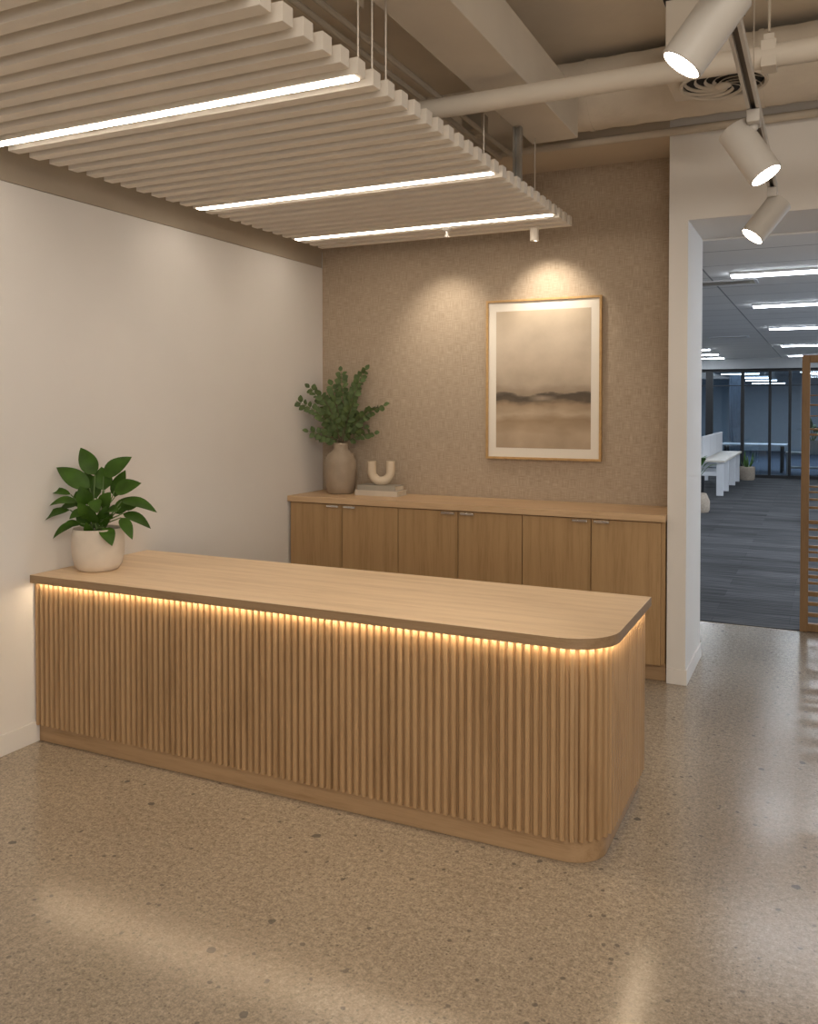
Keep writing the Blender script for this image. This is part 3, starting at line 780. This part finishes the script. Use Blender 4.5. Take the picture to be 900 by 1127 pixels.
for x, lb in ((1.50, 'thin dark conduit above the slats, left of the square cornered duct'), (1.58, 'second thin dark conduit above the slats, next to the duct')):
    tag(obj('conduit', tube(bmesh.new(), [(x,-6.5,2.95),(x,-.50,2.95)], .013, 10), 'conduit', smooth='auto'), lb, 'conduit', 'ceiling conduits')
t = thing('junction_box', 'small dark junction box above the far slats beside the duct', 'junction box', (1.52, -.95, 2.985))
obj('box', B(-.06,.06,-.04,.04,-.02,.07,.004), 'conduit', t); obj('cover_plate', B(-.05,.05,-.043,-.04,-.012,.062), 'grey_metal', t)

# square plenum and round swirl diffuser
t = thing('ceiling_diffuser', 'round swirl air diffuser with white box above, beside the top spotlight', 'air vent', (2.80, -1.30, 2.90))
obj('plenum_box', box(bmesh.new(), -.225, .06, -.11, .18, .015, .36, bev=.003), 'duct', t)
obj('painted_shadow_gap', box(bmesh.new(), -.235, .07, -.12, .19, .355, .375), 'dark', t)  # dark strip painted in for the shadow gap at the box top
obj('face_plate', lathe(bmesh.new(), [(.168,-.004),(.178,-.006),(.182,0),(.178,.014),(.165,.014),(.165,0),(.168,-.004)], n=56), 'duct', t, smooth='auto')
obj('cavity', lathe(bmesh.new(), [(0,.013),(.167,.013),(.167,.016),(0,.016)], n=40), 'dark', t)
obj('hub', lathe(bmesh.new(), [(0,-.012),(.03,-.010),(.036,0),(0,.012)], n=24), 'duct', t, smooth=True)
for k in range(10):
    a0 = 2*PI*k/10; bm = bmesh.new(); prev = None
    for s in range(9):
        r_ = .034 + (.166-.034)*s/8; a = a0 + 1.7*s/8
        w = .006 + .004*s/8
        d = V((math.cos(a), math.sin(a), 0)); n_ = V((-math.sin(a), math.cos(a), 0))
        c = d*r_
        cur = [bm.verts.new(c - n_*w + V((0,0,-.006))), bm.verts.new(c + n_*w + V((0,0,.002))), bm.verts.new(c + n_*w + V((0,0,.005))), bm.verts.new(c - n_*w + V((0,0,-.003)))]
        if prev:
            for q_ in range(4): bm.faces.new([prev[q_], prev[(q_+1)%4], cur[(q_+1)%4], cur[q_]])
        prev = cur
    obj('blade', bm, 'duct', t, smooth='auto')

# ------------------------------------------------------------------ track with three spotlights
TX = 2.975; TZ = 2.54
t = thing('lighting_track', 'white lighting track running towards the office opening', 'lighting track', (TX, -2.6, TZ))
bm = bmesh.new()
y0, y1 = -4.6, -.78
box(bm, TX-.020, TX-.009, y0, y1, TZ, TZ+.034, bev=.001); box(bm, TX+.009, TX+.020, y0, y1, TZ, TZ+.034, bev=.001); box(bm, TX-.009, TX+.009, y0, y1, TZ+.024, TZ+.034)
obj_in('rail', bm, 'white_metal', t)
obj_in('groove', B(TX-.009, TX+.009, y0+.004, y1-.004, TZ+.018, TZ+.0238), 'groove', t)
obj_in('end_cap', box(bmesh.new(), TX-.021, TX+.021, y1, y1+.012, TZ-.001, TZ+.035), 'white_metal', t)
for y in (-3.2, -2.05):
    obj_in('hanging_wire', tube(bmesh.new(), [(TX,y,TZ+.033),(TX,y,CEIL if y < -.9 else CEIL)], .0022, 6), 'wire', t)
def spotlight(name, center, axis, attach_y, label, power, size, blend):
    axis = V(axis).normalized(); center = V(center)
    t = thing(name, label, 'spotlight', (TX, attach_y, TZ), 'white track spotlights')
    rot = axis.to_track_quat('-Z', 'Y').to_matrix().to_4x4()
    T = Matrix.Translation(center - t.location) @ rot
    Lh, r = .105, .058
    bm = lathe(bmesh.new(), [(0,Lh),(r-.003,Lh),(r,Lh-.003),(r,-Lh+.002),(r-.002,-Lh),(r-.006,-Lh),(r-.006,-Lh+.008),(0,-Lh+.008)], n=44)
    bm.transform(T); obj('can', bm, 'white_metal', t, smooth='auto')
    bm = lathe(bmesh.new(), [(0,-Lh+.002),(r-.0065,-Lh+.002),(r-.0065,-Lh+.006),(0,-Lh+.006)], n=36)
    bm.transform(T); obj('lens', bm, 'spot_lens', t)
    obj('adapter', box(bmesh.new(), -.021, .021, -.045, .045, -.045, -.0015, bev=.003), 'white_metal', t)
    top = V((0,0,-.040)); mid = (center + (-axis)*.045) - t.location
    pts = [top, V((0,0,-.052)), mid + (top-mid).normalized()*.045]
    obj('stem', tube(bmesh.new(), pts, .016, 14), 'white_metal', t, smooth=True)
    ld = bpy.data.lights.new(name+'_beam', 'SPOT'); ld.energy = power; ld.color = (1,.88,.72); ld.spot_size = math.radians(size); ld.spot_blend = blend; ld.shadow_soft_size = .03
    lo = bpy.data.objects.new(name+'_beam', ld); C.objects.link(lo); lo.location = center + axis*(Lh+.004)
    lo.rotation_euler = axis.to_track_quat('-Z','Y').to_euler()
    return t
spotlight('track_spotlight', (2.927,-2.947,2.475), (-0.574,-0.117,-0.81), -2.93, 'largest white track spotlight, at the top edge in front of the air diffuser', 30, 75, .5)
spotlight('track_spotlight', (2.961,-2.001,2.407), (0.521,-0.095,-0.848), -2.02, 'middle white track spotlight, tilted down to the right', 30, 75, .5)
spotlight('track_spotlight', (2.949,-0.831,2.402), (-0.572,-0.234,-0.786), -.84, 'smallest white track spotlight, in front of the opening header', 22, 75, .5)

# ------------------------------------------------------------------ lights
def spot(name, loc, target, power, size, blend, col=(1,.80,.56), soft=.02):
    ld = bpy.data.lights.new(name, 'SPOT'); ld.energy = power; ld.color = col; ld.spot_size = math.radians(size); ld.spot_blend = blend; ld.shadow_soft_size = soft
    o = bpy.data.objects.new(name, ld); C.objects.link(o); o.location = loc
    o.rotation_euler = (V(target)-V(loc)).to_track_quat('-Z','Y').to_euler(); return o
def area(name, loc, target, power, sx, sy_, col):
    ld = bpy.data.lights.new(name, 'AREA'); ld.energy = power; ld.color = col; ld.shape = 'RECTANGLE'; ld.size = sx; ld.size_y = sy_
    o = bpy.data.objects.new(name, ld); C.objects.link(o); o.location = loc
    o.rotation_euler = (V(target)-V(loc)).to_track_quat('-Z','Y').to_euler(); return o
spot('downlight_beam', (1.655,-.335,2.485), (1.665,.10,1.98), 18, 88, 1.0, (1,.90,.76))
spot('second_downlight_beam', (1.00,-.46,2.52), (.98,.12,1.75), 17, 78, 1.0, (1,.90,.76))
# unseen area fills added behind the viewpoint to brighten the foyer
area('foyer_back_fill', (5.4,-8.9,1.0), (1.6,-1.5,.9), 75, 3.6, 1.6, (1,.94,.87))  # added fill for left wall and slat sides, no window built
area('foyer_top_fill', (3.9,-5.8,3.34), (3.4,-4.6,0), 130, 2.0, 2.0, (1,.91,.79))  # added fill from above for desk and floor, no fixture built
# unseen area fills added to brighten the office and the meeting room
area('office_top_fill', (5.5,6.0,2.45), (5.5,6.0,0), 150, 4, 8, (.86,.92,1))  # added downward fill besides the linear lights
area('office_top_fill', (-1.2,6.0,2.45), (-1.2,6.0,0), 110, 3, 8, (.86,.92,1))  # same added fill for the left half of the office
area('office_side_fill', (8.7,4.5,1.4), (0,4.5,1.5), 150, 8, 2.0, (.74,.86,1))  # added side fill for jamb and office ceiling, no window built
area('meeting_fill', (2.5,19,2.45), (2.5,19,0), 220, 5, 6, (.75,.87,1))  # added fill that lifts the room behind the glass

w = bpy.data.worlds.new('World'); sc.world = w; w.use_nodes = True
bg = w.node_tree.nodes['Background']; bg.inputs[0].default_value = (1,.89,.77,1); bg.inputs[1].default_value = .20

cam = bpy.data.cameras.new('Camera'); co = bpy.data.objects.new('Camera', cam); C.objects.link(co)
co.location = (3.2054,-5.2766,1.52); co.rotation_euler = (PI/2-.0217, 0, .4467)
cam.sensor_fit = 'HORIZONTAL'; cam.sensor_width = 36; cam.lens = 36*953.96/900; cam.shift_y = -96.5353/900
cam.clip_start = .05; cam.clip_end = 100
sc.camera = co
sc.view_settings.view_transform = 'Standard'; sc.view_settings.look = 'None'; sc.view_settings.gamma = 1; sc.view_settings.exposure = .16
try: sc.view_settings.use_curve_mapping = False
except Exception: pass
sc.cycles.max_bounces = 8; sc.cycles.diffuse_bounces = 5; sc.cycles.glossy_bounces = 4
sc.cycles.use_denoising = True
sc.cycles.sample_clamp_indirect = 6
